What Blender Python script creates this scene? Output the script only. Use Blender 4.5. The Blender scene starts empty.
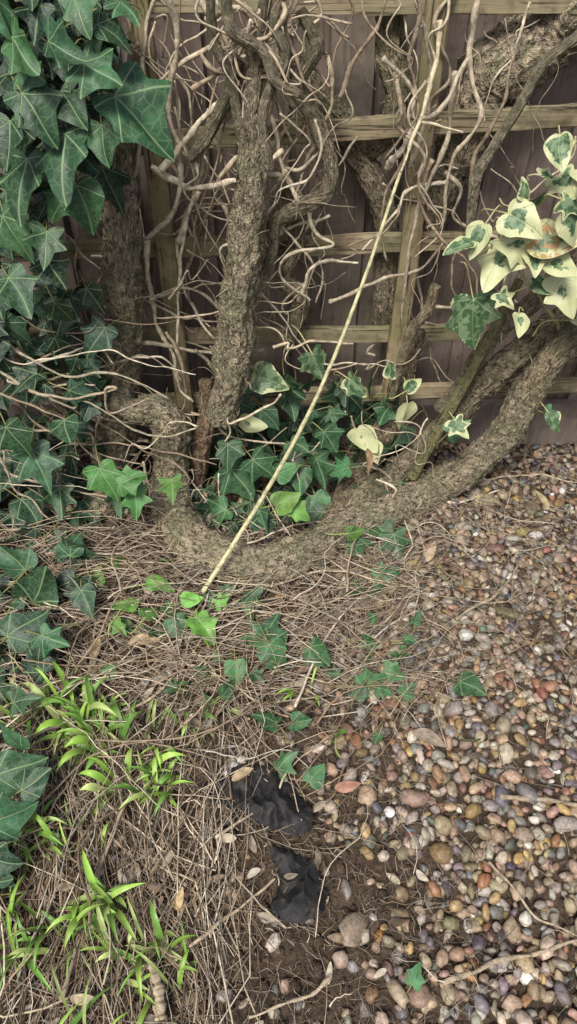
import bpy, math, random
import numpy as np
from mathutils import noise as mn, Vector
rng=np.random.default_rng(7); random.seed(7)
scene=bpy.context.scene
# ---------------------------------------------------------------- camera
CAM=np.array([0.0,-1.70,1.40]); PITCH=math.radians(43); FPX=692.0
FW=np.array([0,math.cos(PITCH),-math.sin(PITCH)]); UP=np.array([0,math.sin(PITCH),math.cos(PITCH)])
cd=bpy.data.cameras.new("camera"); cam=bpy.data.objects.new("camera",cd); scene.collection.objects.link(cam)
cam.location=CAM; cam.rotation_euler=(math.radians(90)-PITCH,0,0)
cd.sensor_fit='VERTICAL'; cd.sensor_height=24; cd.lens=24*FPX/1024; cd.clip_start=0.02; cd.clip_end=500
scene.camera=cam
# survey helper: measured photo position -> metres on the fence face (y=-off) or on the ground (z=g)
def P(u,v,off=0.06,g=0.02):
    d=FW+np.array([(u-288.5)/FPX,0,0])+UP*((512-v)/FPX)
    t=1e9
    if d[1]>1e-4: t=min(t,(-off-CAM[1])/d[1])
    if d[2]<-1e-4: t=min(t,(g-CAM[2])/d[2])
    return CAM+d*t, t
# ---------------------------------------------------------------- mesh helpers
class Acc:
    def __init__(s): s.V=[];s.L=[];s.S=[];s.C=[];s.U=[];s.R=[];s.n=0
    def add(s,V,L,S,C,U=None,R=None):
        V=np.asarray(V,float).reshape(-1,3); k=len(V)
        s.V.append(V); s.L.append(np.asarray(L).ravel()+s.n); s.S.append(np.asarray(S).ravel())
        C=np.asarray(C,float)
        if C.ndim==1: C=np.tile(C,(k,1))
        s.C.append(C); s.U.append(np.zeros((k,2)) if U is None else U); s.R.append(np.zeros(k) if R is None else R); s.n+=k
    def build(s,name,mat,parent=None,smooth=True):
        V=np.concatenate(s.V);L=np.concatenate(s.L).astype(np.int32);S=np.concatenate(s.S).astype(np.int32)
        C=np.concatenate(s.C);U=np.concatenate(s.U);R=np.concatenate(s.R)
        me=bpy.data.meshes.new(name); me.vertices.add(len(V)); me.vertices.foreach_set('co',V.astype(np.float32).ravel())
        me.loops.add(len(L)); me.loops.foreach_set('vertex_index',L)
        me.polygons.add(len(S)); st=np.concatenate([[0],np.cumsum(S)[:-1]]).astype(np.int32)
        me.polygons.foreach_set('loop_start',st)
        me.update(calc_edges=True)
        me.polygons.foreach_set('use_smooth',np.full(len(S),smooth))
        a=me.color_attributes.new('Col','FLOAT_COLOR','POINT')
        a.data.foreach_set('color',np.concatenate([C,np.ones((len(C),1))],1).astype(np.float32).ravel())
        r=me.attributes.new('ring','FLOAT','POINT'); r.data.foreach_set('value',R.astype(np.float32))
        uv=me.uv_layers.new(name='UVMap'); uv.data.foreach_set('uv',U[L].astype(np.float32).ravel())
        me.materials.append(mat); me.validate()
        o=bpy.data.objects.new(name,me); scene.collection.objects.link(o)
        if parent: o.parent=parent
        return o
def empty(name):
    e=bpy.data.objects.new(name,None); scene.collection.objects.link(e); return e
def norm(a): return a/np.maximum(np.linalg.norm(a,axis=-1,keepdims=True),1e-9)
def crs(pts,n):
    p=np.asarray(pts,float); p=np.vstack([2*p[0]-p[1],p,2*p[-1]-p[-2]])
    m=len(p)-3; t=np.linspace(0,m,n); i=np.minimum(t.astype(int),m-1); f=(t-i)[:,None]
    a,b,c,d=p[i],p[i+1],p[i+2],p[i+3]
    return .5*((2*b)+(c-a)*f+(2*a-5*b+4*c-d)*f*f+(3*b-a-3*c+d)*f**3)
def tubes(acc,PTS,RAD,sides,cols,ref=(0.13,0.06,1.0),disp=None,caps=True):
    """PTS (M,K,3) RAD (M,K) cols (M,3)"""
    PTS=np.asarray(PTS,float); M,K,_=PTS.shape; RAD=np.asarray(RAD,float)
    T=norm(np.gradient(PTS,axis=1)); rf=np.array(ref,float); rf/=np.linalg.norm(rf)
    A=norm(np.cross(T,rf)); B=np.cross(T,A)
    an=np.linspace(0,2*math.pi,sides,endpoint=False)
    N=A[:,:,None,:]*np.cos(an)[None,None,:,None]+B[:,:,None,:]*np.sin(an)[None,None,:,None]
    R=RAD[:,:,None,None]*np.ones((1,1,sides,1))
    if disp is not None: R=R*disp
    V=PTS[:,:,None,:]+N*R
    idx=np.arange(M*K*sides).reshape(M,K,sides)
    a=idx[:,:-1,:];b=idx[:,1:,:]
    L=np.stack([a,np.roll(a,-1,2),np.roll(b,-1,2),b],-1).reshape(-1,4)
    ln=np.concatenate([np.zeros((M,1)),np.cumsum(np.linalg.norm(np.diff(PTS,axis=1),axis=2),1)],1)
    U=np.stack([np.broadcast_to(an[None,None,:]/(2*math.pi),(M,K,sides)),np.broadcast_to(ln[:,:,None],(M,K,sides))],-1).reshape(-1,2)
    C=np.repeat(np.asarray(cols,float),K*sides,axis=0)
    Ls=[L.ravel()];S=[np.full(len(L),4)]
    if caps:
        Ls.append(idx[:,0,::-1].ravel()); S.append(np.full(M,sides)); Ls.append(idx[:,-1,:].ravel()); S.append(np.full(M,sides))
    acc.add(V.reshape(-1,3),np.concatenate(Ls),np.concatenate(S),C,U)
    return V,N
# ---------------------------------------------------------------- materials
class NT:
    def __init__(s,name):
        s.m=bpy.data.materials.new(name); s.m.use_nodes=True; s.t=s.m.node_tree; s.b=s.t.nodes['Principled BSDF']
    def n(s,t,**k):
        x=s.t.nodes.new(t)
        for a,b in k.items(): setattr(x,a,b)
        return x
    def l(s,a,b): s.t.links.new(a,b)
    def put(s,sock,v):
        if isinstance(v,bpy.types.NodeSocket): s.l(v,sock)
        else: sock.default_value=v
    def math(s,op,a,b=0.0,c=None,clamp=False):
        x=s.n('ShaderNodeMath',operation=op,use_clamp=clamp); s.put(x.inputs[0],a); s.put(x.inputs[1],b)
        if c is not None: s.put(x.inputs[2],c)
        return x.outputs[0]
    def mix(s,f,a,b,mode='MIX'):
        x=s.n('ShaderNodeMix',data_type='RGBA',blend_type=mode); s.put(x.inputs[0],f)
        for i,v in ((6,a),(7,b)):
            if isinstance(v,tuple): x.inputs[i].default_value=(*v[:3],1)
            else: s.l(v,x.inputs[i])
        return x.outputs[2]
    def noise(s,scale,detail=3,rough=.6,vec=None,dist=0):
        x=s.n('ShaderNodeTexNoise'); x.inputs['Scale'].default_value=scale; x.inputs['Detail'].default_value=detail
        x.inputs['Roughness'].default_value=rough; x.inputs['Distortion'].default_value=dist
        if vec is not None: s.l(vec,x.inputs['Vector'])
        return x.outputs['Fac']
    def ramp(s,f,stops):
        x=s.n('ShaderNodeValToRGB'); e=x.color_ramp.elements
        e[0].position=stops[0][0]; e[0].color=(*stops[0][1],1); e[1].position=stops[-1][0]; e[1].color=(*stops[-1][1],1)
        for p,c in stops[1:-1]:
            q=e.new(p); q.color=(*c,1)
        s.l(f,x.inputs[0]); return x.outputs[0]
    def col(s): x=s.n('ShaderNodeVertexColor',layer_name='Col'); return x.outputs[0]
    def obj(s): return s.n('ShaderNodeTexCoord').outputs['Object']
    def uv(s): return s.n('ShaderNodeTexCoord').outputs['UV']
    def scl(s,vec,sc):
        x=s.n('ShaderNodeMapping'); s.l(vec,x.inputs[0]); x.inputs['Scale'].default_value=sc; return x.outputs[0]
    def bump(s,h,st=.5,d=.01):
        x=s.n('ShaderNodeBump'); x.inputs['Strength'].default_value=st; x.inputs['Distance'].default_value=d
        s.l(h,x.inputs['Height']); s.l(x.outputs[0],s.b.inputs['Normal'])
    def fin(s,c,rough=.7,spec=.3):
        s.put(s.b.inputs['Base Color'],c); s.put(s.b.inputs['Roughness'],rough); s.b.inputs['Specular IOR Level'].default_value=spec
        return s.m
def gray(v): return (v,v,v)
def mat_bark():
    k=NT('bark'); o=k.obj(); uv=k.uv()
    n1=k.noise(45,4,.7,o); fib=k.noise(1,3,.75,k.scl(uv,(34,62,1)),.8)
    c=k.mix(1.0,k.col(),k.ramp(n1,[(.32,gray(.42)),(.5,gray(1.0)),(.68,(1.35,1.35,1.3))]),'MULTIPLY')
    c=k.mix(1.0,c,k.ramp(fib,[(.38,gray(.2)),(.46,gray(.9)),(.66,gray(1.45))]),'MULTIPLY')
    g=k.ramp(k.noise(11,3,.6,o),[(.44,gray(0)),(.62,gray(.5))])
    c=k.mix(g,c,(.19,.205,.11))
    k.bump(k.math('ADD',k.math('MULTIPLY',fib,1.3),n1),1.0,.022); return k.fin(c,.85,.2)
def mat_simple(name,var=.5,scale=40,rough=.75,bump=.4,spec=.3):
    k=NT(name); o=k.obj(); n=k.noise(scale,3,.65,o)
    c=k.mix(1.0,k.col(),k.ramp(n,[(.3,gray(1-var)),(.7,gray(1+var*.7))]),'MULTIPLY')
    if bump>0: k.bump(n,bump,.004)
    return k.fin(c,rough,spec)
def mat_leaf(name,varie=False):
    k=NT(name); uv=k.uv(); sp=k.n('ShaderNodeSeparateXYZ'); k.l(uv,sp.inputs[0])
    x=k.math('ABSOLUTE',sp.outputs[0]); y=sp.outputs[1]; v=None
    for ang,w in ((0,.026),(50,.021),(98,.016)):
        a=math.radians(ang); ca,sa=math.cos(a),math.sin(a)
        d=k.math('ABSOLUTE',k.math('SUBTRACT',k.math('MULTIPLY',x,ca),k.math('MULTIPLY',y,sa)))
        al=k.math('ADD',k.math('MULTIPLY',x,sa),k.math('MULTIPLY',y,ca))
        m=k.math('MULTIPLY',k.math('SUBTRACT',1.0,k.math('DIVIDE',d,w),clamp=True),k.math('GREATER_THAN',al,0.0))
        v=m if v is None else k.math('MAXIMUM',v,m)
    o=k.obj(); n=k.noise(35,3,.6,o); ring=k.n('ShaderNodeAttribute',attribute_name='ring').outputs['Fac']
    vo=k.n('ShaderNodeTexVoronoi',feature='DISTANCE_TO_EDGE'); vo.inputs['Scale'].default_value=7.0; k.l(uv,vo.inputs['Vector'])
    s2=k.math('MULTIPLY',k.math('SUBTRACT',1.0,k.math('DIVIDE',vo.outputs['Distance'],.07),clamp=True),.25)
    v=k.math('MAXIMUM',v,s2)
    base=k.mix(1.0,k.col(),k.ramp(n,[(.3,gray(.55)),(.7,gray(1.45))]),'MULTIPLY')
    if varie:
        nn=k.noise(38,3,.6,o,.5)
        f=k.math('ADD',ring,k.math('MULTIPLY',k.math('SUBTRACT',nn,.5),1.5))
        c3=k.n('ShaderNodeSeparateColor'); k.l(k.col(),c3.inputs[0])
        f=k.math('SUBTRACT',f,c3.outputs[0])
        fm=k.math('MULTIPLY',f,14.0,clamp=True)
        gg=k.mix(k.ramp(k.noise(60,2,.5,o),[(.48,gray(0)),(.54,gray(1))]),(.045,.10,.04),(.14,.21,.11))
        cream=k.mix(k.noise(30,2,.5,o),(.36,.41,.18),(.58,.57,.35))
        c=k.mix(fm,gg,cream)
        spot=k.math('MULTIPLY',k.math('GREATER_THAN',k.noise(70,3,.6,o),.52),c3.outputs[2])
        c=k.mix(spot,c,(.36,.19,.07))
        c=k.mix(k.math('MULTIPLY',v,.4),c,(.34,.42,.22))
    else:
        c=k.mix(k.math('MULTIPLY',v,.85),base,(.24,.34,.17))
        c=k.mix(k.ramp(k.noise(120,1,.5,o),[(.70,gray(0)),(.76,gray(.6))]),c,(.16,.13,.05))
    k.bump(k.math('SUBTRACT',k.math('MULTIPLY',n,.5),v),.45,.002)
    return k.fin(c,k.math('ADD',.34,k.math('MULTIPLY',n,.3)),.4)
def mat_wood(name,c0,c1,algae,axis,alg=.6,crk=.3,dirt=.7,bmp=.7):
    k=NT(name); o=k.obj(); sc=[60,60,60]; sc[axis]=3.0
    gr=k.noise(1,4,.7,k.scl(o,tuple(sc))); big=k.noise(5,3,.6,o)
    c=k.mix(k.ramp(gr,[(.3,gray(0)),(.7,gray(1))]),c0,c1); c=k.mix(k.ramp(big,[(.42,gray(0)),(.60,gray(alg))]),c,algae)
    c=k.mix(k.ramp(k.noise(22,3,.7,o),[(.50,gray(0)),(.70,gray(dirt))]),c,(.08,.06,.04))
    c=k.mix(1.0,c,k.col(),'MULTIPLY')
    sc2=[150,150,150]; sc2[axis]=4
    c=k.mix(1.0,c,k.ramp(k.noise(1,2,.6,k.scl(o,tuple(sc2))),[(.36,gray(crk)),(.43,gray(1))]),'MULTIPLY')
    k.bump(gr,bmp,.004); return k.fin(c,.8,.25)
M_bark=mat_bark(); M_leaf=mat_leaf('ivy_leaf'); M_var=mat_leaf('variegated_leaf',True)
M_straw=mat_simple('dry_straw',.45,60,.7,0); M_vine=mat_simple('vine_bark',.5,70,.8,.7)
M_grass=mat_simple('grass_blade',.25,30,.45,0,.4); M_dead=mat_simple('dead_leaf',.5,50,.65,.4)
M_rail=mat_wood('trellis_wood_horizontal',(.23,.18,.11),(.42,.34,.215),(.20,.205,.11),0,.7)
M_vert=mat_wood('trellis_wood_vertical',(.22,.17,.10),(.41,.325,.195),(.20,.19,.09),2,.7)
M_board=mat_wood('fence_board_stain',(.175,.135,.11),(.265,.215,.18),(.21,.175,.145),2,.5,.72,.5,.4)
k=NT('pebble'); o=k.obj(); n=k.noise(130,3,.65,o)
c=k.mix(1.0,k.col(),k.ramp(n,[(.3,gray(.5)),(.5,gray(.97)),(.72,gray(1.35))]),'MULTIPLY')
c=k.mix(k.ramp(k.noise(14,3,.7,o),[(.48,gray(0)),(.68,gray(.55))]),c,(.10,.07,.045))
k.bump(n,.35,.003); M_peb=k.fin(c,.48,.4)
k=NT('soil'); o=k.obj(); n=k.noise(9,4,.7,o); n2=k.noise(90,4,.75,o)
c=k.mix(n,(.035,.025,.018),(.14,.10,.07)); c=k.mix(1.0,c,k.ramp(n2,[(.3,gray(.45)),(.7,gray(1.6))]),'MULTIPLY')
k.bump(n2,1,.01); M_soil=k.fin(c,.9,.15)
k=NT('black_fabric'); o=k.obj(); w=k.noise(400,2,.5,o)
c=k.mix(k.ramp(k.noise(35,3,.7,o),[(.5,gray(0)),(.75,gray(.7))]),(.013,.013,.014),(.07,.055,.04)); k.bump(w,.5,.002); M_fab=k.fin(c,.6,.3)
# ---------------------------------------------------------------- ground
def hgt(x,y):
    z=.012*mn.noise(Vector((x*5,y*5,0)))+.007*mn.noise(Vector((x*17,y*17,3)))
    z+=.05*math.exp(-((x+.55)/.35)**2-((y+.35)/.35)**2)
    return z
def hA(X,Y): return np.array([hgt(a,b) for a,b in zip(X,Y)])
def axis(a,b,st,far,n=14):
    mid=np.arange(a,b,st); g=np.geomspace(.05,far,n); return np.concatenate([a-g[::-1],mid,mid[-1]+g])
xs=axis(-1.3,1.5,.011,60); ys=axis(-1.9,.25,.011,60)
XX,YY=np.meshgrid(xs,ys); fx,fy=XX.ravel(),YY.ravel()
Z=np.array([hgt(a,b)+.006*mn.noise(Vector((a*45,b*45,9)))+.004*mn.noise(Vector((a*110,b*110,5))) for a,b in zip(fx,fy)])
nx,ny=len(xs),len(ys); idx=np.arange(nx*ny).reshape(ny,nx)
L=np.stack([idx[:-1,:-1],idx[:-1,1:],idx[1:,1:],idx[1:,:-1]],-1).reshape(-1,4)
a=Acc(); a.add(np.stack([fx,fy,Z],1),L,np.full(len(L),4),(1,1,1)); a.build('ground',M_soil)
# ---------------------------------------------------------------- boxes
def box(acc,c,s,col=(1,1,1),jit=.0,rot=None):
    bx=min(s)*.12; V=[];
    ax=int(np.argmax(s)); o=[i for i in range(3) if i!=ax]; n=int(max(4,s[ax]/.04))
    h1,h2=s[o[0]]/2,s[o[1]]/2; b=bx
    prof=[(-h1+b,-h2),(h1-b,-h2),(h1,-h2+b),(h1,h2-b),(h1-b,h2),(-h1+b,h2),(-h1,h2-b),(-h1,-h2+b)]
    ph=random.random()*50
    for i in range(n+1):
        t=(i/n-.5)*s[ax]; w1=jit*mn.noise(Vector((t*3,ph,0))); w2=jit*mn.noise(Vector((t*3,ph,7)))
        for j,(p,q) in enumerate(prof):
            e=jit*.5*mn.noise(Vector((t*12,ph+j*3,1)))
            v=[0,0,0]; v[ax]=t; v[o[0]]=p+w1+e; v[o[1]]=q+w2+e; V.append(v)
    V=np.array(V)
    if rot is not None: V=V@np.array(rot).T
    V=V+np.array(c); idx=np.arange((n+1)*8).reshape(n+1,8); A,B=idx[:-1],idx[1:]
    L=np.stack([A,np.roll(A,-1,1),np.roll(B,-1,1),B],-1).reshape(-1,4)
    acc.add(V,np.concatenate([L.ravel(),idx[0,::-1],idx[-1]]),np.concatenate([np.full(len(L),4),[8,8]]),col)
def roty(a): c,s=math.cos(a),math.sin(a); return [[c,0,s],[0,1,0],[-s,0,c]]
fence=empty('wooden_fence'); a=Acc(); x=-3.0; i=0
while x<3.2:
    w=.104+rng.uniform(-.004,.004); q=rng.uniform(.78,1.12); box(a,(x,.15+(.024 if i%2 else 0),.98),(w,.014,1.66),jit=.004,col=(q,q*rng.uniform(.96,1.02),q*rng.uniform(.93,1.02))); x+=w*(.90 if i%2 else .99); i+=1
a.build('boards',M_board,fence,False)
a=Acc(); box(a,(0.1,.13,.09),(6.3,.03,.16),jit=.002); a.build('gravel_board',M_board,fence,False)
a=Acc()
for z in (.35,1.1,1.65): box(a,(0.1,.215,z),(6.3,.035,.06))
for x in (-1.75,1.95): box(a,(x,.29,.95),(.09,.09,1.95))
a.build('rails_and_posts',M_board,fence,False)
tr=empty('wooden_trellis'); a=Acc()
for z,t,x0,x1 in ((1.44,0,-1.5,1.6),(1.205,.0,-1.5,1.6),(.965,.06,-1.5,1.6),(.715,.025,-1.5,1.6),(.47,.015,-1.5,.5),(.27,.05,-.7,.95)):
    box(a,((x0+x1)/2,0.006,z+t*(x0+x1)/2),(x1-x0,.02,.044),jit=.006,rot=roty(-t))
a.build('horizontal_slats',M_rail,tr,False); a=Acc()
for x,z0,t in ((-1.2,.1,0),(-.9,.1,.01),(-.61,.12,.02),(-.30,.16,0),(.295,.1,.0),(.93,.1,0),(1.25,.1,0)):
    box(a,(x,-.0185,(z0+1.62)/2),(.048,.022,1.62-z0),jit=.006,rot=roty(t))
a.build('vertical_slats',M_vert,tr,False)
# ---------------------------------------------------------------- thick stems
BARK=(.41,.345,.235)
ivy=empty('ivy_plant')
aT=Acc(); aHair=Acc(); aCut=Acc()
def stem(tr,off,rs=1.0,col=BARK,g=None,rough=1.0,hair=0,cut=False):
    pts=[];rad=[]
    for q in tr:
        u,v,r=q[:3]; of=q[3] if len(q)>3 else off
        p,t=P(u,v,of,.03); R=r*t/FPX*rs; p,t=P(u,v,of,max(.01,R*.7)); pts.append(p);rad.append(R)
    ln=sum(np.linalg.norm(pts[i+1]-pts[i]) for i in range(len(pts)-1)); K=int(max(12,ln/.005))
    A=crs(pts,K); r=np.interp(np.linspace(0,1,K),np.linspace(0,1,len(rad)),rad)
    sides=48; ph=random.random()*90
    for i in range(K):
        A[i]+=np.array(mn.noise_vector(Vector((*(A[i]*9+ph),))))*r[i]*.3*rough
        r[i]*=1+.14*rough*mn.noise(Vector((i*.05,ph,1)))
    ds=np.ones((1,K,sides,1))
    for i in range(K):
        s_=i*.005
        for j in range(sides):
            th=2*math.pi*j/sides+s_*3; cx,sx=math.cos(th),math.sin(th)
            ds[0,i,j,0]=1+rough*(.17*mn.noise(Vector((cx*2+ph,sx*2,s_*8)))+.20*mn.noise(Vector((cx*4+ph,sx*4,s_*12)))+.28*abs(mn.noise(Vector((cx*7,sx*7+ph,s_*38))))-.07)
    V,N=tubes(aT,A[None],r[None],sides,[col],ref=(0.1,-1.0,0.25),disp=ds)
    if cut:
        T=norm(A[-1]-A[-3]); ring=V[0,-1]; c=ring.mean(0)+T*.0015; vv_=[c]
        for f in (.35,.7,.97): vv_+=list(c+(ring-ring.mean(0))*f)
        L=[];S=[]
        for j in range(sides): L+=[0,1+j,1+(j+1)%sides]; S.append(3)
        for q in range(2):
            b0=1+q*sides;b1=b0+sides
            for j in range(sides): L+=[b0+j,b1+j,b1+(j+1)%sides,b0+(j+1)%sides]; S.append(4)
        aCut.add(vv_,L,S,(.52,.42,.27))
    if hair:
        n=int(ln*hair); ii=rng.integers(2,K-2,n); jj=rng.integers(0,sides,n)
        b=V[0,ii,jj]; nn=N[0,ii,jj]; T=norm(np.gradient(A,axis=0))[ii]
        L=rng.uniform(.006,.026,(n,1)); dr=norm(T*rng.choice([-1,1],(n,1))*.9+nn*rng.uniform(.0,.3,(n,1))+rng.normal(0,.25,(n,3)))
        pt=np.stack([b-nn*.002,b+dr*L*.5+nn*.001,b+dr*L+rng.normal(0,.2,(n,3))*L],1)
        rr=np.tile([[.0014,.0012,.0005]],(n,1))*rng.uniform(.6,1.4,(n,1))
        tubes(aHair,pt,rr,3,np.array([[.41,.35,.24]])*rng.uniform(.35,1.15,(n,1)),caps=False)
H=300
stem([(85,-30,15),(100,60,16),(116,165,18),(118,230,18),(124,300,18),(121,370,18),(119,430,19),(110,470,20),(100,520,17)],.10,hair=H)
stem([(248,118,10),(251,150,13),(250,190,17),(243,250,18),(238,300,18),(234,350,18),(228,390,16),(221,421,15)],.15,hair=H,cut=True)
VT=(.47,.40,.28)
stem([(268,-30,5),(258,40,6),(252,90,7),(250,135,9)],.13,hair=80,col=VT)
stem([(290,-20,4),(275,20,5),(285,60,5),(268,95,5),(262,130,6),(270,170,5)],.15,rough=.8,col=VT)
stem([(225,-20,5),(232,30,6),(262,50,5),(275,80,5),(300,95,4)],.16,rough=.8,col=VT)
stem([(240,60,6),(222,105,6),(205,140,6),(190,160,5)],.11,rough=.8,hair=60)
stem([(210,-10,4),(214,40,5),(230,75,5),(236,110,5),(245,150,6)],.12,rough=.8,col=VT)
stem([(110,398,8),(135,410,13),(158,409,16),(172,430,17),(170,470,17),(172,505,19),(188,535,22),(216,556,23),(258,566,21),(305,552,18),(345,526,16),(385,513,17),(430,493,17),(475,464,16),(508,430,15),(530,390,15),(560,352,15),(600,325,16),(660,300,16)],.16,hair=H,rough=.8)
stem([(340,540,12),(365,500,15),(400,470,13),(440,430,11),(478,388,13),(520,352,15),(570,318,15),(640,270,15)],.05,hair=H)
stem([(325,560,10),(345,500,14),(362,465,15),(385,430,12),(405,380,8),(420,330,6)],.03,hair=250,col=(.38,.29,.20))
stem([(420,250,14),(445,190,17),(462,130,24),(495,80,34),(540,40,36),(600,-10,36),(680,-60,34)],-.075,hair=200,col=(.38,.31,.22))
stem([(395,-40,14),(392,40,14),(398,100,12),(370,150,9),(345,120,9),(318,95,8),(300,60,8)],-.055,hair=100,col=(.37,.31,.20))
stem([(330,100,10),(352,150,12),(378,190,12),(388,250,12),(380,330,10)],-.06,col=(.36,.29,.2))
stem([(205,380,6),(207,420,9),(200,455,9),(196,490,7),(190,530,6)],.12,hair=150,col=(.42,.29,.19))
stem([(300,10,6),(316,45,8),(298,85,7),(318,125,8),(330,160,8),(327,192,8),(300,208,8),(276,222,7),(272,255,5),(255,282,3)],.10,rough=.7)
stem([(285,190,6),(296,240,8),(284,275,9),(300,300,9),(290,340,6)],.03,rough=.8,col=(.38,.30,.2))
stem([(600,10,5),(577,36,5),(545,62,5),(520,105,5),(492,150,5),(476,180,6),(470,230,4)],.12,col=VT,rough=.5)
stem([(436,285,5),(428,310,5),(412,330,5),(400,365,4),(392,400,4)],.10,col=(.48,.39,.25),rough=.8)
stem([(577,250,9),(545,290,9),(500,330,8),(470,370,7),(440,410,6)],.10,hair=100)
stem([(600,330,9),(560,345,10),(538,380,9),(530,410,6)],.18,hair=60,col=(.48,.39,.25))
stem([(520,280,4),(485,345,5),(450,410,5),(412,478,5)],.14,col=(.42,.39,.19),rough=.3)
aT.build('main_stems',M_bark,ivy); aHair.build('aerial_roots',M_straw,ivy); aCut.build('sawn_end',M_vine,ivy)
# ---------------------------------------------------------------- thin vines
aV=Acc(); VC=[(.52,.44,.31),(.44,.36,.25),(.32,.25,.17),(.58,.50,.37),(.38,.33,.23)]
def vine(tr,rpx,off,K=56,jit=2.0,col=None,sides=7,offj=.02,wob=.006,g0=.02):
    pts=[]
    for q in tr:
        of=q[2] if len(q)>2 else off+rng.uniform(-offj,offj)
        p,t=P(q[0]+rng.uniform(-jit,jit),q[1]+rng.uniform(-jit,jit),of,g0+.015*rng.random()); pts.append(p)
    A=crs(pts,K); ph=random.random()*99
    for i in range(K): A[i]+=np.array(mn.noise_vector(Vector((*(A[i]*22+ph),))))*wob
    r=rpx*1.6/FPX*(1-.5*np.linspace(0,1,K))
    if wob>.001: r=r*(1+.18*np.sin(np.linspace(0,rng.uniform(9,30),K)+ph)+.1*rng.normal(size=K))
    c=np.array(col if col is not None else VC[rng.integers(len(VC))])*rng.uniform(.8,1.2)
    tubes(aV,A[None],r[None],sides,[c],ref=(.1,-1,.25))
vine([(203,592,.50),(242,530,.46),(282,464,.42),(322,386,.38),(362,285,.34),(400,172,.28)],2.9,.2,col=(.60,.56,.32),jit=.4,K=60,wob=.001,g0=.05)
vine([(440,20,.10),(432,80,.14),(416,130,.2),(400,172,.28)],2.4,.2,col=(.52,.45,.29),jit=.4,K=40)
T=[([(160,172),(185,142),(206,118),(226,92),(240,58),(250,20)],4),([(146,240),(148,285),(158,325),(172,352),(180,388),(192,402)],4),
([(200,0),(222,40),(250,80),(272,118),(282,170),(300,205)],4),([(340,100),(355,60),(375,30),(388,-10)],3),
([(455,70),(448,130),(432,180),(412,240),(402,320)],3.5),([(200,190),(186,230),(180,300),(176,350)],3.2),
([(0,330),(70,352),(140,345),(210,352),(262,348)],4),([(-20,350),(30,380),(80,408),(150,442)],6),([(-10,372),(50,402),(110,440),(150,440)],5),
([(-20,330),(40,372),(100,395),(130,430),(170,452)],4),([(150,170),(190,185),(240,180),(280,178),(300,200),(322,196)],4),
([(180,245),(200,180),(215,110),(236,90)],4),([(178,140),(178,200),(150,235),(120,240)],4),([(165,-10),(180,40),(170,110),(185,150),(200,175)],4),
([(255,190),(248,215),(262,240),(285,230),(330,215)],4),([(300,300),(310,270),(330,260),(360,262)],3),([(330,300),(360,290),(390,275),(420,270),(445,240)],3),
([(150,300),(190,290),(230,310),(260,290),(280,270)],2.5),([(385,170),(400,150),(420,120),(440,110),(470,60)],4.5),([(410,170),(425,120),(430,60),(415,0)],3.5),
([(480,-10),(470,60),(478,120),(455,160),(440,230)],3.5),([(470,200),(478,150),(500,110),(512,60)],3),([(440,470),(480,480),(530,476),(577,482)],2),
([(30,20),(75,60),(110,100),(140,130)],3),([(0,425),(60,440),(90,470),(150,480)],4),([(260,20),(240,90),(250,140),(230,200)],4),
([(270,60),(262,110),(275,160),(300,170),(320,150)],3.5),([(195,350),(215,380),(210,420),(196,460)],3),([(165,330),(180,360),(186,400),(170,430)],3),
([(120,560),(180,575),(250,590),(330,572),(400,590)],2.4),([(410,480),(450,500),(500,490)],3),([(290,600),(360,580),(430,540),(470,545)],2.4),
([(120,440),(60,470),(20,520),(10,590),(0,650)],3),([(130,470),(70,500),(40,560),(30,640)],2.5),([(95,440),(40,480),(0,500),(-20,520)],4),
([(140,450),(90,520),(70,600),(50,680)],2.5),([(150,480),(110,540),(95,610),(90,690)],2.2),([(60,690),(120,660),(200,665),(260,700)],2),
([(205,20),(240,10),(275,35),(320,15),(350,40)],3),([(190,90),(225,70),(262,75),(300,60),(330,85)],3),([(215,190),(235,160),(262,150),(290,125),(300,90)],3)]
for t,r in T: vine(t,r*.8,.09)
def rvine(u0,v0,u1,v1,n,jit,r,o0,o1):
    pts=[]; o=rng.uniform(o0,o1); du=0
    for i in range(n):
        f=i/(n-1); du=du*.5+rng.normal(0,jit); pts.append((u0+(u1-u0)*f+du,v0+(v1-v0)*f+rng.normal(0,jit*.6),o+rng.uniform(-.015,.015)))
    vine(pts,r,o,jit=0,K=44,sides=6)
for c,w,n in ((190,32,28),(275,34,38),(425,32,20),(340,45,12),(110,40,8),(500,40,12)):
    for _ in range(n):
        v0=rng.uniform(-40,250); rvine(c+rng.normal(0,w),v0,c+rng.normal(0,w),v0+rng.uniform(60,190),int(rng.integers(4,8)),12,rng.choice([.6,.9,1.3,2.1]),-.05,.16)
for _ in range(20):
    rvine(rng.normal(262,42),rng.uniform(-30,60),rng.normal(262,46),rng.uniform(60,220),6,17,rng.choice([.8,1.2,2.1]),.02,.17)
for _ in range(26):
    u0=rng.uniform(90,430); v0=rng.choice([190,300,370])+rng.normal(0,26)
    rvine(u0,v0,u0+rng.uniform(60,160),v0+rng.normal(0,40),6,10,rng.choice([.7,1.1,1.8]),-.04,.13)
for _ in range(52):
    v0=rng.uniform(330,600); rvine(rng.uniform(-60,60),v0,rng.uniform(60,220),v0+rng.uniform(-10,150),6,14,rng.choice([.7,1.1,1.8]),.12,.33)
for _ in range(60):
    u0=rng.uniform(120,430); v0=rng.uniform(400,530); rvine(u0,v0,u0+rng.normal(0,60),v0+rng.uniform(40,120),6,10,rng.choice([.6,1.,1.5]),.02,.24)
aV.build('climbing_vines',M_vine,ivy)
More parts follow.
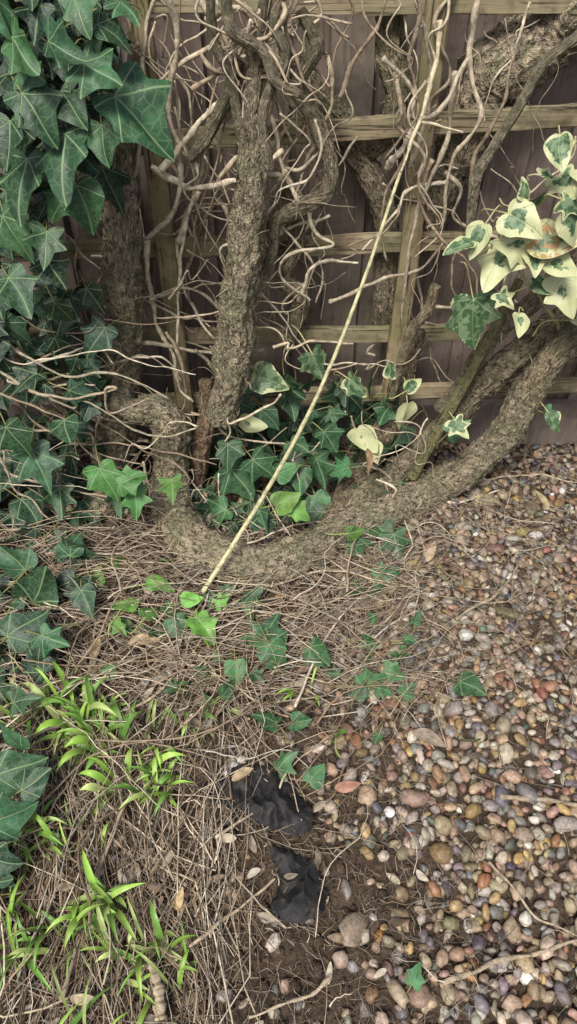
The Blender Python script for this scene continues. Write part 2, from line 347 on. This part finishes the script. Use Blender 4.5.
# ---------------------------------------------------------------- leaves
half=[(0,0),(.07,-.09),(.20,-.15),(.34,-.14),(.44,-.06),(.43,.05),(.39,.14),(.42,.22),(.50,.31),(.55,.40),(.46,.46),(.36,.51),(.29,.57),(.24,.67),(.17,.82),(.09,.94),(0,1.02)]
half2=[(0,0),(.08,-.10),(.24,-.17),(.40,-.14),(.48,-.05),(.40,.08),(.33,.17),(.38,.26),(.50,.36),(.58,.48),(.44,.51),(.30,.52),(.22,.58),(.18,.70),(.12,.85),(.05,.97),(0,1.05)]
half3=[(0,0),(.10,-.08),(.26,-.10),(.40,-.02),(.46,.12),(.45,.24),(.46,.33),(.43,.42),(.36,.50),(.30,.60),(.23,.72),(.15,.84),(.07,.95),(0,1.02)]
def outline(h,n=26): return crs([(a,b,0) for a,b in h],n)[:,:2]
def leafvariants(h,nv=8,n=24):
    R=outline(h,n); O=np.vstack([R,(R[1:-1]*[-1,1])[::-1]]); m=len(O); out=[]
    cen=np.array([0,.28]); rings=[.3,.55,.8,1.0]
    for k in range(nv):
        Pn=[cen]; rg=[0.0]
        asym=1+rng.uniform(-.2,.2); cup=rng.uniform(-.5,.35); fold=rng.uniform(-.1,.35); droop=rng.uniform(.0,.5); ph=rng.uniform(0,6)
        for s in rings:
            q=cen+(O-cen)*s; Pn+=list(q); rg+=[s]*m
        Q=np.array(Pn); UV=Q.copy(); x,y=Q[:,0],Q[:,1]
        an=np.arctan2(x,y); r=np.hypot(x,y)
        z=fold*np.abs(x)-cup*(x**2)-droop*(y-.2)**2*np.sign(y-.2)*.8-.08*r*np.abs(np.sin(an*3.4))+.05*np.sin(an*5+ph)*r+.03*np.sin(x*14+ph)*r
        x2=x*np.where(x>0,asym,1/asym)+.08*np.sin(y*3+ph)*y
        V=np.stack([x2,y,z],1); L=[];S=[]
        for j in range(m):
            L+=[0,1+j,1+(j+1)%m]; S.append(3)
        for ri in range(len(rings)-1):
            b0=1+ri*m;b1=b0+m
            for j in range(m): L+=[b0+j,b1+j,b1+(j+1)%m,b0+(j+1)%m]; S.append(4)
        out.append((V,np.array(L),np.array(S),UV,np.array(rg)))
    return out
LV=leafvariants(half,8)+leafvariants(half2,5)+leafvariants(half3,6)
simple=[(0,0),(.12,-.05),(.26,.02),(.36,.16),(.38,.32),(.32,.50),(.24,.68),(.13,.86),(.05,.97),(0,1.03)]
LV2=leafvariants(simple,8,20)
ell=[(0,0),(.08,.05),(.16,.2),(.2,.4),(.18,.6),(.12,.8),(.05,.95),(0,1.02)]
LV3=leafvariants(ell,6,14)
def place(acc,var,c,size,n,ang,col,petiole=None,pc=(.2,.2,.08)):
    n=n/np.linalg.norm(n); upv=np.array([0,.6,.8]); upv=upv-n*np.dot(upv,n); upv/=np.linalg.norm(upv); rt=np.cross(upv,n); 
    if rt[0]<0: rt=-rt
    a=math.radians(ang); Tt=rt*math.cos(a)+upv*math.sin(a); X=np.cross(Tt,n)
    V,L,S,UV,rg=var[rng.integers(len(var))]
    W=c+size*(V[:,:1]*X+(V[:,1:2]-.4)*Tt+V[:,2:]*n)
    acc.add(W,L,S,np.array(col),UV,rg)
    if petiole is not None:
        b=c-size*.4*Tt; e=b-Tt*size*.6-n*size*.7+rng.normal(0,.01,3); e[2]=max(e[2],.0); m=(b+e)/2-Tt*size*.25
        A=crs([b+Tt*size*.05,m,e],8); tubes(petiole,A[None],np.full((1,8),.0012+size*.005),5,[pc],ref=(.3,.5,.2),caps=False)
aL=Acc(); aP=Acc(); aVL=Acc(); aVP=Acc()
def leaf(u,v,px,ang,off=.2,g=.04,col=(.03,.07,.03),tilt=None,j=.25,acc=None,var=None,jc=.3,pet=None,pc=(.22,.22,.08)):
    p,t=P(u,v,off,g); s=px*t/FPX*.92
    if tilt is None: tilt=np.array([0,-1,.9]) if p[2]>g+.02 else np.array([0,-.45,1])
    n=tilt+rng.normal(0,j,3)
    c=np.array(col)*rng.uniform(1-jc,1+jc)*rng.uniform(.9,1.1,3)
    place(acc or aL,var or LV,p,s,n,ang+rng.uniform(-8,8),c,pet or aP,pc)
for q in [(140,120,84,-35),(62,158,70,-95),(20,182,66,-110),(84,205,52,-75),(36,112,58,-60),(98,72,54,-30),(22,52,50,-70),(60,48,44,-40),(112,32,40,-20),
          (12,235,54,-80),(18,292,50,-60),(0,12,48,-80),(128,8,36,-50),(45,245,40,-100),(8,140,50,-100),(70,102,50,-50),(78,10,42,-60),(104,142,42,-80),(60,205,38,-120),(30,75,38,-20)]:
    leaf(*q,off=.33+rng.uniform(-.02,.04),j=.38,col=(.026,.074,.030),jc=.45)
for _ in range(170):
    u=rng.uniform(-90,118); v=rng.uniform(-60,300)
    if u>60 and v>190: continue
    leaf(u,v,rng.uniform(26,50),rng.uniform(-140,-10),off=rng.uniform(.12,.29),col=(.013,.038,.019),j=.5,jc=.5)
for q in [(38,468,50,-70),(72,545,34,90),(40,588,54,60),(22,625,48,40),(66,430,36,-60),(15,560,42,120),(15,768,54,20),(34,782,38,30),(8,815,54,10),(0,860,40,-20),(10,740,42,120),(120,500,32,-100),(85,600,32,-50),(15,440,42,-70),(22,700,30,20),(52,640,32,-20),(30,510,38,-60),(60,500,34,-100)]:
    leaf(*q,off=.33,g=.11,j=.4,col=(.030,.082,.036),jc=.4)
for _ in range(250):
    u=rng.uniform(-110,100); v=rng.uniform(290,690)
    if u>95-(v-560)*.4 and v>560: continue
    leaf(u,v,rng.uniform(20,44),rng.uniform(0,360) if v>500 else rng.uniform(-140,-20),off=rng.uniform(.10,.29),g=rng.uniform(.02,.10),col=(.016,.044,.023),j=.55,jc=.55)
for _ in range(26): leaf(rng.uniform(-110,-5),rng.uniform(690,900),rng.uniform(34,52),rng.uniform(0,360),g=rng.uniform(.03,.08),col=(.02,.055,.025),j=.4)
for q in [(106,482,42,-70),(130,480,32,20),(136,502,32,-90)]: leaf(*q,off=.36,g=.12,col=(.07,.20,.045))
for q in [(240,482,44,-60),(216,514,32,200),(262,468,36,-40),(228,455,30,-80),(285,470,28,30),(262,520,30,-60),(300,480,30,-100),(320,470,34,-70),(330,440,30,-50),(298,445,26,-20),
          (250,597,30,60),(268,630,38,80),(275,656,36,-60),(318,655,34,-30),(372,683,32,10),(394,672,24,-20),(380,528,38,-40),(396,545,32,-70),(360,545,26,0),(386,573,28,30),(408,690,20,30),
          (268,718,28,120),(284,762,28,60),(315,774,26,50),(236,672,28,-80),(228,690,24,40),(470,686,32,-10),(472,742,16,20),(416,976,22,60),(552,420,26,-60),(458,428,26,30),(416,618,16,90),
          (352,497,30,-30),(320,505,30,-60),(300,722,24,20),(180,628,28,-60),(340,470,26,200),(358,690,22,70),(385,690,18,-30),(262,640,24,200),(410,640,14,0),(400,655,16,60)]:
    leaf(*q,off=.20,g=.045,col=(.038,.11,.042),j=.45,jc=.5)
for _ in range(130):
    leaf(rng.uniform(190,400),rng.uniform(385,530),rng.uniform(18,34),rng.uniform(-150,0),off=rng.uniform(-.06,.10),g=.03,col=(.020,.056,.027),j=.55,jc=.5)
for _ in range(34):
    leaf(rng.choice([150,200,270,375])+rng.normal(0,18),rng.normal(620,45),rng.uniform(10,22),rng.uniform(0,360),g=rng.uniform(.02,.045),col=(.045,.12,.04),j=.5,jc=.5)
for q in [(128,604,34,60),(158,585,32,-10),(205,628,34,-70),(150,612,26,40),(172,488,28,-80),(285,500,30,30),(300,513,24,-30),(355,532,20,20),(120,560,26,0),(98,580,22,80),(190,600,24,10),(338,735,22,0),(165,560,22,100),(120,628,20,-60),(222,600,18,40)]:
    leaf(*q,off=.38,g=.06,col=(.11,.25,.045),var=LV2 if rng.random()<.4 else LV,j=.6,jc=.5,pc=(.3,.4,.1))
aL.build('leaves',M_leaf,ivy); aP.build('leaf_stalks',M_grass,ivy)
vv=empty('variegated_ivy_plant')
for u,v,px,an,gr,sp in [(474,320,58,-70,1.05,0),(497,262,50,-110,.25,0),(522,222,46,-30,.45,0),(550,240,56,-20,.4,.8),(568,292,44,-60,.2,0),(542,288,32,-20,.9,0),(560,150,40,-80,.75,0),(520,322,28,-90,.3,0),
      (478,238,38,-120,.45,0),(565,182,38,-50,.5,0),(538,200,32,60,.65,0),(515,245,38,180,.25,0),(462,245,34,-150,.8,0),(575,225,42,-60,.55,0),(560,265,42,-40,.35,0),(505,300,22,-60,.5,0),(590,330,50,-60,.3,0),(600,180,50,-60,.4,0),(620,260,60,-60,.4,0),(535,262,28,-80,.5,0),(572,205,28,-30,.8,0),(525,190,22,100,.7,0),(548,175,24,-20,.6,0),
      (406,415,34,-80,.05,0),(364,438,40,-60,.0,0),(374,450,28,-100,.0,.5),(250,425,30,-10,.1,0),(268,380,38,-20,.95,0),(316,364,34,-60,1.2,0),(356,386,28,-50,1.0,0),(412,386,22,40,.7,0),(390,370,20,80,.9,0),(250,372,22,-90,.4,0),(460,428,24,-60,.7,0),(246,500,24,70,.5,0),(585,290,44,-90,.3,0),(552,420,22,-70,1.0,0)]:
    onr=u>440
    leaf(u,v,px,an,off=(.27 if onr else .14)+rng.uniform(-.04,.04),col=(gr,.5,sp),jc=0,acc=aVL,var=LV2 if rng.random()<.45 else LV,pet=aVP,pc=(.45,.42,.2),j=.55)
for t,r in [([(600,200,.12),(560,230,.2),(520,250,.22),(480,290,.24)],2.5),([(577,140,.15),(545,200,.22),(500,240,.24),(470,260,.22)],2),([(560,330,.15),(540,300,.22),(520,270,.24)],2)]:
    aV=aVP; vine(t,r,.2,col=(.4,.4,.18))
aVL.build('variegated_leaves',M_var,vv); aVP.build('variegated_stems',M_grass,vv)
# ---------------------------------------------------------------- pebbles
def ico(sub):
    import bmesh
    bm=bmesh.new(); bmesh.ops.create_icosphere(bm,subdivisions=sub,radius=1); V=np.array([v.co[:] for v in bm.verts]); F=np.array([[v.index for v in f.verts] for f in bm.faces]); bm.free(); return V,F
IV,IF=ico(2); PV=[]
for k in range(16):
    W=IV.copy(); ph=k*7.3
    for i in range(len(W)): W[i]*=1+.36*mn.noise(Vector((*(IV[i]*1.1+ph),)))+.16*mn.noise(Vector((*(IV[i]*2.6+ph),)))
    PV.append(W)
PAL=np.array([(.37,.285,.19),(.29,.22,.145),(.47,.40,.30),(.20,.185,.17),(.27,.145,.08),(.56,.51,.42),(.115,.11,.11),(.39,.28,.19),(.31,.27,.225),(.44,.31,.14),(.36,.235,.165),(.70,.67,.60)])
PW=np.array([4,4,3.2,3.4,2.3,1.4,2.0,3,4,2.0,1.7,.6]); PW/=PW.sum()
def pebbles(acc,X,Y,R,lift,cols=None,flat=(.45,.75)):
    n=len(X); Zh=hA(X,Y)
    e=rng.uniform(.62,1,(n,3)); e[:,0]=rng.uniform(.95,1.4,n); e[:,2]=rng.uniform(*flat,n)
    ya=rng.uniform(0,6.28,n); ti=rng.normal(0,.3,n); t2=rng.normal(0,.3,n)
    cy,sy=np.cos(ya),np.sin(ya); cx,sx=np.cos(ti),np.sin(ti); c2,s2=np.cos(t2),np.sin(t2)
    Rz=np.zeros((n,3,3));Rz[:,0,0]=cy;Rz[:,0,1]=-sy;Rz[:,1,0]=sy;Rz[:,1,1]=cy;Rz[:,2,2]=1
    Rx=np.zeros((n,3,3));Rx[:,0,0]=1;Rx[:,1,1]=cx;Rx[:,1,2]=-sx;Rx[:,2,1]=sx;Rx[:,2,2]=cx
    Ry=np.zeros((n,3,3));Ry[:,1,1]=1;Ry[:,0,0]=c2;Ry[:,0,2]=s2;Ry[:,2,0]=-s2;Ry[:,2,2]=c2
    Q=Rz@Rx@Ry; B=np.array(PV)[rng.integers(0,16,n)]*e[:,None,:]*R[:,None,None]
    V=np.einsum('nij,nkj->nki',Q,B)+np.stack([X,Y,Zh+lift],1)[:,None,:]
    k=len(IV); L=(IF[None]+np.arange(n)[:,None,None]*k)
    if cols is None: cols=PAL[rng.choice(len(PAL),n,p=PW)]*rng.uniform(.65,1.2,(n,1))+rng.normal(0,.012,(n,3))
    acc.add(V.reshape(-1,3),L.ravel(),np.full(n*len(IF),3),np.repeat(np.clip(cols,.01,.9),k,axis=0))
def bound(y): return np.interp(y,[-1.9,-1.44,-1.25,-1.06,-.83,-.54,-.3,-.14,.1],[.03,.08,.17,.10,.04,.09,.20,.32,.38])
def gdens(x,y):
    b=bound(y)+.09*mn.noise(Vector((x*6,y*6,2)))
    d=(x-b)/.14
    v=min(1,max(.0,.45+d*.5)); 
    if mn.noise(Vector((x*4.5,y*4.5,20)))>.34: v*=.55
    return max(v,.10 if x>-.35 else .03)
aG=Acc()
gx,gy=np.meshgrid(np.arange(-.1,1.55,.021),np.arange(-1.95,.15,.021)); X=(gx.ravel()+rng.uniform(-.008,.008,gx.size)); Y=gy.ravel()+rng.uniform(-.008,.008,gx.size)
m=np.array([rng.random()<gdens(a_,b_)**1.5*.92 for a_,b_ in zip(X,Y)]); X,Y=X[m],Y[m]
pebbles(aG,X,Y,rng.uniform(.008,.014,len(X)),rng.uniform(-.002,.006,len(X)))
cell={}; px_=[];py_=[];pr_=[]
for it,(r0,r1,num) in enumerate(((.016,.0215,420),(.0115,.0155,3400),(.006,.011,11500))):
    for _ in range(num):
        x=rng.uniform(-.9,1.5); y=rng.uniform(-1.9,.14); 
        if rng.random()>gdens(x,y): continue
        r=rng.uniform(r0,r1); ci,cj=int(x//.045),int(y//.045); ok=True
        for i_ in (-1,0,1):
            for j_ in (-1,0,1):
                for (a_,b_,c_) in cell.get((ci+i_,cj+j_),()):
                    if (a_-x)**2+(b_-y)**2<(.86*(c_+r))**2: ok=False;break
                if not ok:break
            if not ok:break
        if ok: cell.setdefault((ci,cj),[]).append((x,y,r)); px_.append(x);py_.append(y);pr_.append(r)
X,Y,Rr=map(np.array,(px_,py_,pr_)); dn=np.array([gdens(a_,b_) for a_,b_ in zip(X,Y)])
pebbles(aG,X,Y,Rr,.002+.012*dn+rng.uniform(-.002,.003,len(X)))
aG.build('gravel',M_peb)
aC=Acc(); n=11000; X=rng.uniform(-1.1,1.4,n);Y=rng.uniform(-1.75,.1,n)
pebbles(aC,X,Y,rng.gamma(2,.0017,n)+.0012,rng.uniform(0,.005,n),cols=np.array([[.085,.055,.036]])*rng.uniform(.4,1.9,(n,1)),flat=(.6,1))
aC.build('soil_crumbs',M_soil)
# ---------------------------------------------------------------- straw and twigs litter
aS=Acc(); SC=np.array([(.46,.385,.27),(.57,.49,.36),(.33,.25,.17),(.19,.14,.09),(.48,.42,.33),(.36,.26,.17)])
def straws(n,xr,yr,lr,rr,zr,dirf,dens=None,dark=1.0,curve=.25,K=7,sides=4,acc=None):
    X=rng.uniform(*xr,n);Y=rng.uniform(*yr,n)
    if dens is not None:
        m=np.array([rng.random()<dens(a_,b_) for a_,b_ in zip(X,Y)]); X,Y=X[m],Y[m]; n=len(X)
    Lg=rng.uniform(0,1,n)**1.6*(lr[1]-lr[0])+lr[0]; th=dirf(n,X,Y)
    s=np.linspace(-.5,.5,K)[None,:]; cv=rng.normal(0,curve,n)[:,None]; cv2=rng.normal(0,curve*.5,n)[:,None]
    lx=Lg[:,None]*s; ly=Lg[:,None]*(cv*(s**2*2)+cv2*np.sin(s*9)*.3)+rng.normal(0,.0015,(n,K))
    wx=X[:,None]+lx*np.cos(th)[:,None]-ly*np.sin(th)[:,None]; wy=Y[:,None]+lx*np.sin(th)[:,None]+ly*np.cos(th)[:,None]
    hz=np.array([hgt(a_,b_) for a_,b_ in zip(wx.ravel(),wy.ravel())]).reshape(n,K)
    z0=rng.uniform(0,1,n)**2*(zr[1]-zr[0])+zr[0]; tl=rng.normal(0,.06,n)
    wz=np.maximum(hz+z0[:,None]+tl[:,None]*lx+.012*rng.random((n,1))*np.cos(s*math.pi*rng.uniform(.5,2,(n,1))),hz+.002)
    r=rng.uniform(0,1,n)**1.7*(rr[1]-rr[0])+rr[0]; r=r[:,None]*(1-.55*np.linspace(0,1,K)[None]); c=SC[rng.integers(0,len(SC),n)]*rng.uniform(.4,1.25,(n,1))*dark
    tubes(acc or aS,np.stack([wx,wy,wz],-1),r,sides,c)
anyd=lambda n,X,Y: rng.uniform(0,math.pi,n)
def bare(x,y): return -.12<x<.22 and -1.5<y<-1.0
def dstr(x,y):
    b=bound(y); d=1/(1+math.exp((x-b+.03)/.06)); 
    if bare(x,y): d*=.4
    if mn.noise(Vector((x*5,y*5,31)))>.1: d*=.6
    return max(d,.06)
def dnb(x,y): return .3 if bare(x,y) else .97
straws(4500,(-1.15,.5),(-1.7,-.25),(.03,.22),(.0005,.0017),(.002,.03),anyd,dstr)
straws(1300,(-1.1,-.05),(-1.65,-.85),(.12,.45),(.0007,.0024),(.005,.045),lambda n,X,Y: rng.normal(1.75,.45,n),dnb,dark=1.15)
straws(950,(-.9,.38),(-.85,-.35),(.10,.45),(.0007,.0024),(.01,.06),lambda n,X,Y: rng.normal(.1,.5,n)+.4*X,dnb,dark=1.1)
straws(120,(-.95,.2),(-1.2,-.3),(.25,.6),(.0012,.0034),(.02,.07),lambda n,X,Y: rng.normal(.7,.7,n),dnb,dark=1.1,K=14,sides=5)
straws(2600,(-.35,.35),(-1.6,-.8),(.010,.06),(.0004,.0011),(.004,.016),anyd,None,dark=.65)
straws(1000,(.1,1.3),(-1.6,.05),(.02,.16),(.0004,.0013),(.014,.03),anyd,None,dark=.8)
straws(520,(.05,.75),(-.75,-.1),(.06,.3),(.0006,.0017),(.014,.045),anyd,None,dark=.85)
straws(900,(-.9,1.2),(-.3,.12),(.02,.12),(.0006,.0028),(.004,.05),anyd,None,dark=.65)
aS.build('dead_grass_and_twig_litter',M_straw)
aV=Acc()
for t,r in [([(440,985),(500,962),(560,945),(600,938)],2.2),([(500,798),(545,800),(600,808)],2.6),([(330,980),(300,1000),(250,1015)],1.6),([(60,1000),(90,900),(120,820),(140,780)],1.8),
            ([(0,745),(80,720),(160,690),(230,600)],1.8),([(160,1020),(158,985),(150,960)],5),([(215,840),(270,800),(290,770),(330,735)],1.2),([(455,620),(500,590),(520,560)],2),([(490,860),(530,910),(577,940)],1.2),([(190,945),(240,905),(275,880)],1.6)]:
    vine(t,r,.0,jit=1,col=(.40,.32,.22))
aV.build('fallen_twigs',M_vine)
# ---------------------------------------------------------------- grass
aGr=Acc()
def blade(b,ang,ln,w,rise,col):
    K=9; s=np.linspace(0,1,K); d=np.array([math.cos(ang),math.sin(ang),0])
    cl=b+d*ln*(s[:,None]**1.15)+np.array([0,0,1])*(ln*rise*np.sin(s*2.3))[:,None]
    sd=np.cross(d,[0,0,1.0]); tw=rng.normal(0,.5); sd=sd*math.cos(tw)+np.array([0,0,1])*math.sin(tw)
    ww=w*np.sin(np.clip(.18+s*.85,0,1)*math.pi)**.7; ww[-1]=w*.03
    V=np.stack([cl-sd*ww[:,None]/2,cl-np.array([0,0,w*.18]),cl+sd*ww[:,None]/2],1).reshape(-1,3)
    L=[]
    for i in range(K-1):
        a0=i*3;b0=a0+3; L+=[a0,a0+1,b0+1,b0,a0+1,a0+2,b0+2,b0+1]
    cc=np.array(col)*np.repeat(np.linspace(.7,1.15,K),3)[:,None]
    aGr.add(V,L,np.full(2*(K-1),4),cc)
for (u,v,n,sp,l,w) in [(105,735,44,30,.09,.018),(75,725,22,28,.09,.016),(140,800,26,20,.08,.016),(160,765,18,28,.07,.014),(35,835,26,18,.08,.012),(110,915,32,28,.09,.014),(150,945,20,20,.08,.012),(60,935,22,24,.07,.011),
                       (70,820,22,44,.07,.010),(25,960,18,28,.09,.009),(175,975,10,14,.07,.010),(200,700,12,25,.06,.012),(15,720,12,20,.09,.012),(115,970,14,30,.08,.010),(-40,850,20,30,.12,.01),(210,640,9,12,.06,.011),(300,690,6,10,.05,.009),(60,1040,20,60,.09,.010),(180,740,10,24,.07,.010),(50,690,10,26,.07,.011)]:
    for sub in range(3):
        a0=rng.uniform(0,6.28); cu,cv_=u+rng.normal(0,sp*.7),v+rng.normal(0,sp*.5)
        for _ in range(max(2,n//3)):
            p,_t=P(cu+rng.normal(0,sp*.35),cv_+rng.normal(0,sp*.25),-9,.0); p[2]=hgt(p[0],p[1])+.004
            blade(p,rng.normal(a0,.9),l*rng.uniform(.4,1.2),w*rng.uniform(.35,1.1),rng.uniform(.15,1.0),np.array([(.26,.46,.06),(.34,.52,.10),(.17,.34,.06),(.40,.50,.16)][rng.integers(4)])*rng.uniform(.65,1.1))
aGr.build('green_grass',M_grass)
# ---------------------------------------------------------------- dead leaves
aD=Acc()
for u,v,px,an,c in [(45,567,36,10,(.46,.25,.13)),(345,787,28,20,(.36,.19,.13)),(370,458,26,-70,(.40,.27,.15)),(425,735,34,0,(.26,.21,.15)),(140,640,30,20,(.45,.34,.19)),(95,650,26,70,(.40,.29,.16)),(80,1000,26,0,(.5,.4,.24)),(545,500,26,90,(.45,.38,.2)),(240,775,24,40,(.36,.27,.16)),(180,900,20,90,(.5,.38,.2)),(430,555,22,60,(.45,.34,.22))]:
    p,t=P(u,v,.3,.045); place(aD,LV3 if px<36 else LV2,p,px*t/FPX,np.array([0,-.3,1])+rng.normal(0,.25,3),an,c)
for _ in range(700):
    x=rng.uniform(-1.1,1.2); y=rng.uniform(-1.6,.1)
    if x>bound(y)+.1 and rng.random()<.72: continue
    p=np.array([x,y,hgt(x,y)+rng.uniform(.006,.03)]); place(aD,LV3,p,rng.uniform(.010,.042),np.array([0,0,1])+rng.normal(0,.5,3),rng.uniform(0,360),SC[rng.integers(6)]*rng.uniform(.4,1.0))
aD.build('dead_leaves',M_dead)
# ---------------------------------------------------------------- black fabric
aF=Acc()
def fabric(outl,zc,seed):
    O=[P(u,v,-9,0)[0] for u,v in outl]; O=crs([*O,O[0]],97)[:-1]; c=O.mean(0)
    for i in range(len(O)): O[i]=c+(O[i]-c)*(1+.12*mn.noise(Vector((i*.45,seed,0))))
    m=len(O); V=[c]; nr=26
    for r in range(1,nr+1): V+=list(c+(O-c)*(r/nr))
    V=np.array(V)
    for i in range(len(V)):
        x,y=V[i,0],V[i,1]; f=((i-1)//m+1)/nr if i else 0
        rid=1-abs(mn.noise(Vector((x*20+seed,y*11,seed))))*3.2; r2=1-abs(mn.noise(Vector((x*38,y*30,seed))))*3
        V[i,2]=hgt(x,y)+zc*(1-f**3)*.7+.009*max(rid,-.6)+.003*max(r2,-.5)+.018
        V[i,0]+=.006*mn.noise(Vector((x*60,y*60,1+seed)));V[i,1]+=.006*mn.noise(Vector((x*60,y*60,4+seed)))
    L=[];S=[]
    for j in range(m): L+=[0,1+j,1+(j+1)%m];S.append(3)
    for r in range(nr-1):
        b0=1+r*m;b1=b0+m
        for j in range(m): L+=[b0+j,b1+j,b1+(j+1)%m,b0+(j+1)%m];S.append(4)
    aF.add(V,L,S,(1,1,1))
fabric([(214,806),(222,780),(246,770),(278,776),(300,798),(312,822),(306,838),(270,832),(240,814)],.012,3)
fabric([(268,852),(296,858),(318,876),(326,905),(312,924),(284,924),(272,908),(280,884)],.010,8)
aF.build('torn_landscape_fabric',M_fab)
aR=Acc(); 
for u,v,px,c in [(353,930,15,(.27,.21,.15)),(233,775,11,(.6,.58,.54)),(340,962,9,(.30,.22,.17)),(180,908,8,(.5,.34,.15)),(505,615,12,(.15,.14,.07)),(485,505,12,(.46,.40,.23))]:
    p,t=P(u,v,-9,0); pebbles(aR,np.array([p[0]]),np.array([p[1]]),np.array([px*t/FPX]),.014,cols=np.array([c]),flat=(.3,.4))
aR.build('flat_stones',M_peb)
# ---------------------------------------------------------------- light
w=bpy.data.worlds.new("World"); scene.world=w; w.use_nodes=True; nt=w.node_tree; bg=nt.nodes['Background']
sky=nt.nodes.new('ShaderNodeTexSky'); sky.sky_type='NISHITA'; sky.sun_disc=False; el,az=math.radians(55),math.radians(202)
sky.sun_elevation=el; sky.sun_rotation=az; sky.dust_density=4; sky.air_density=1.0; sky.ozone_density=.8
nt.links.new(sky.outputs[0],bg.inputs[0]); bg.inputs[1].default_value=.14
sd=bpy.data.lights.new('sun','SUN'); so=bpy.data.objects.new('sun',sd); scene.collection.objects.link(so)
sd.energy=3.4; sd.angle=math.radians(16); sd.color=(1,.97,.93)
d=Vector((math.sin(az)*math.cos(el),math.cos(az)*math.cos(el),math.sin(el))); so.rotation_euler=d.to_track_quat('Z','Y').to_euler()
scene.view_settings.view_transform='Standard'; scene.view_settings.look='None'; scene.view_settings.exposure=0
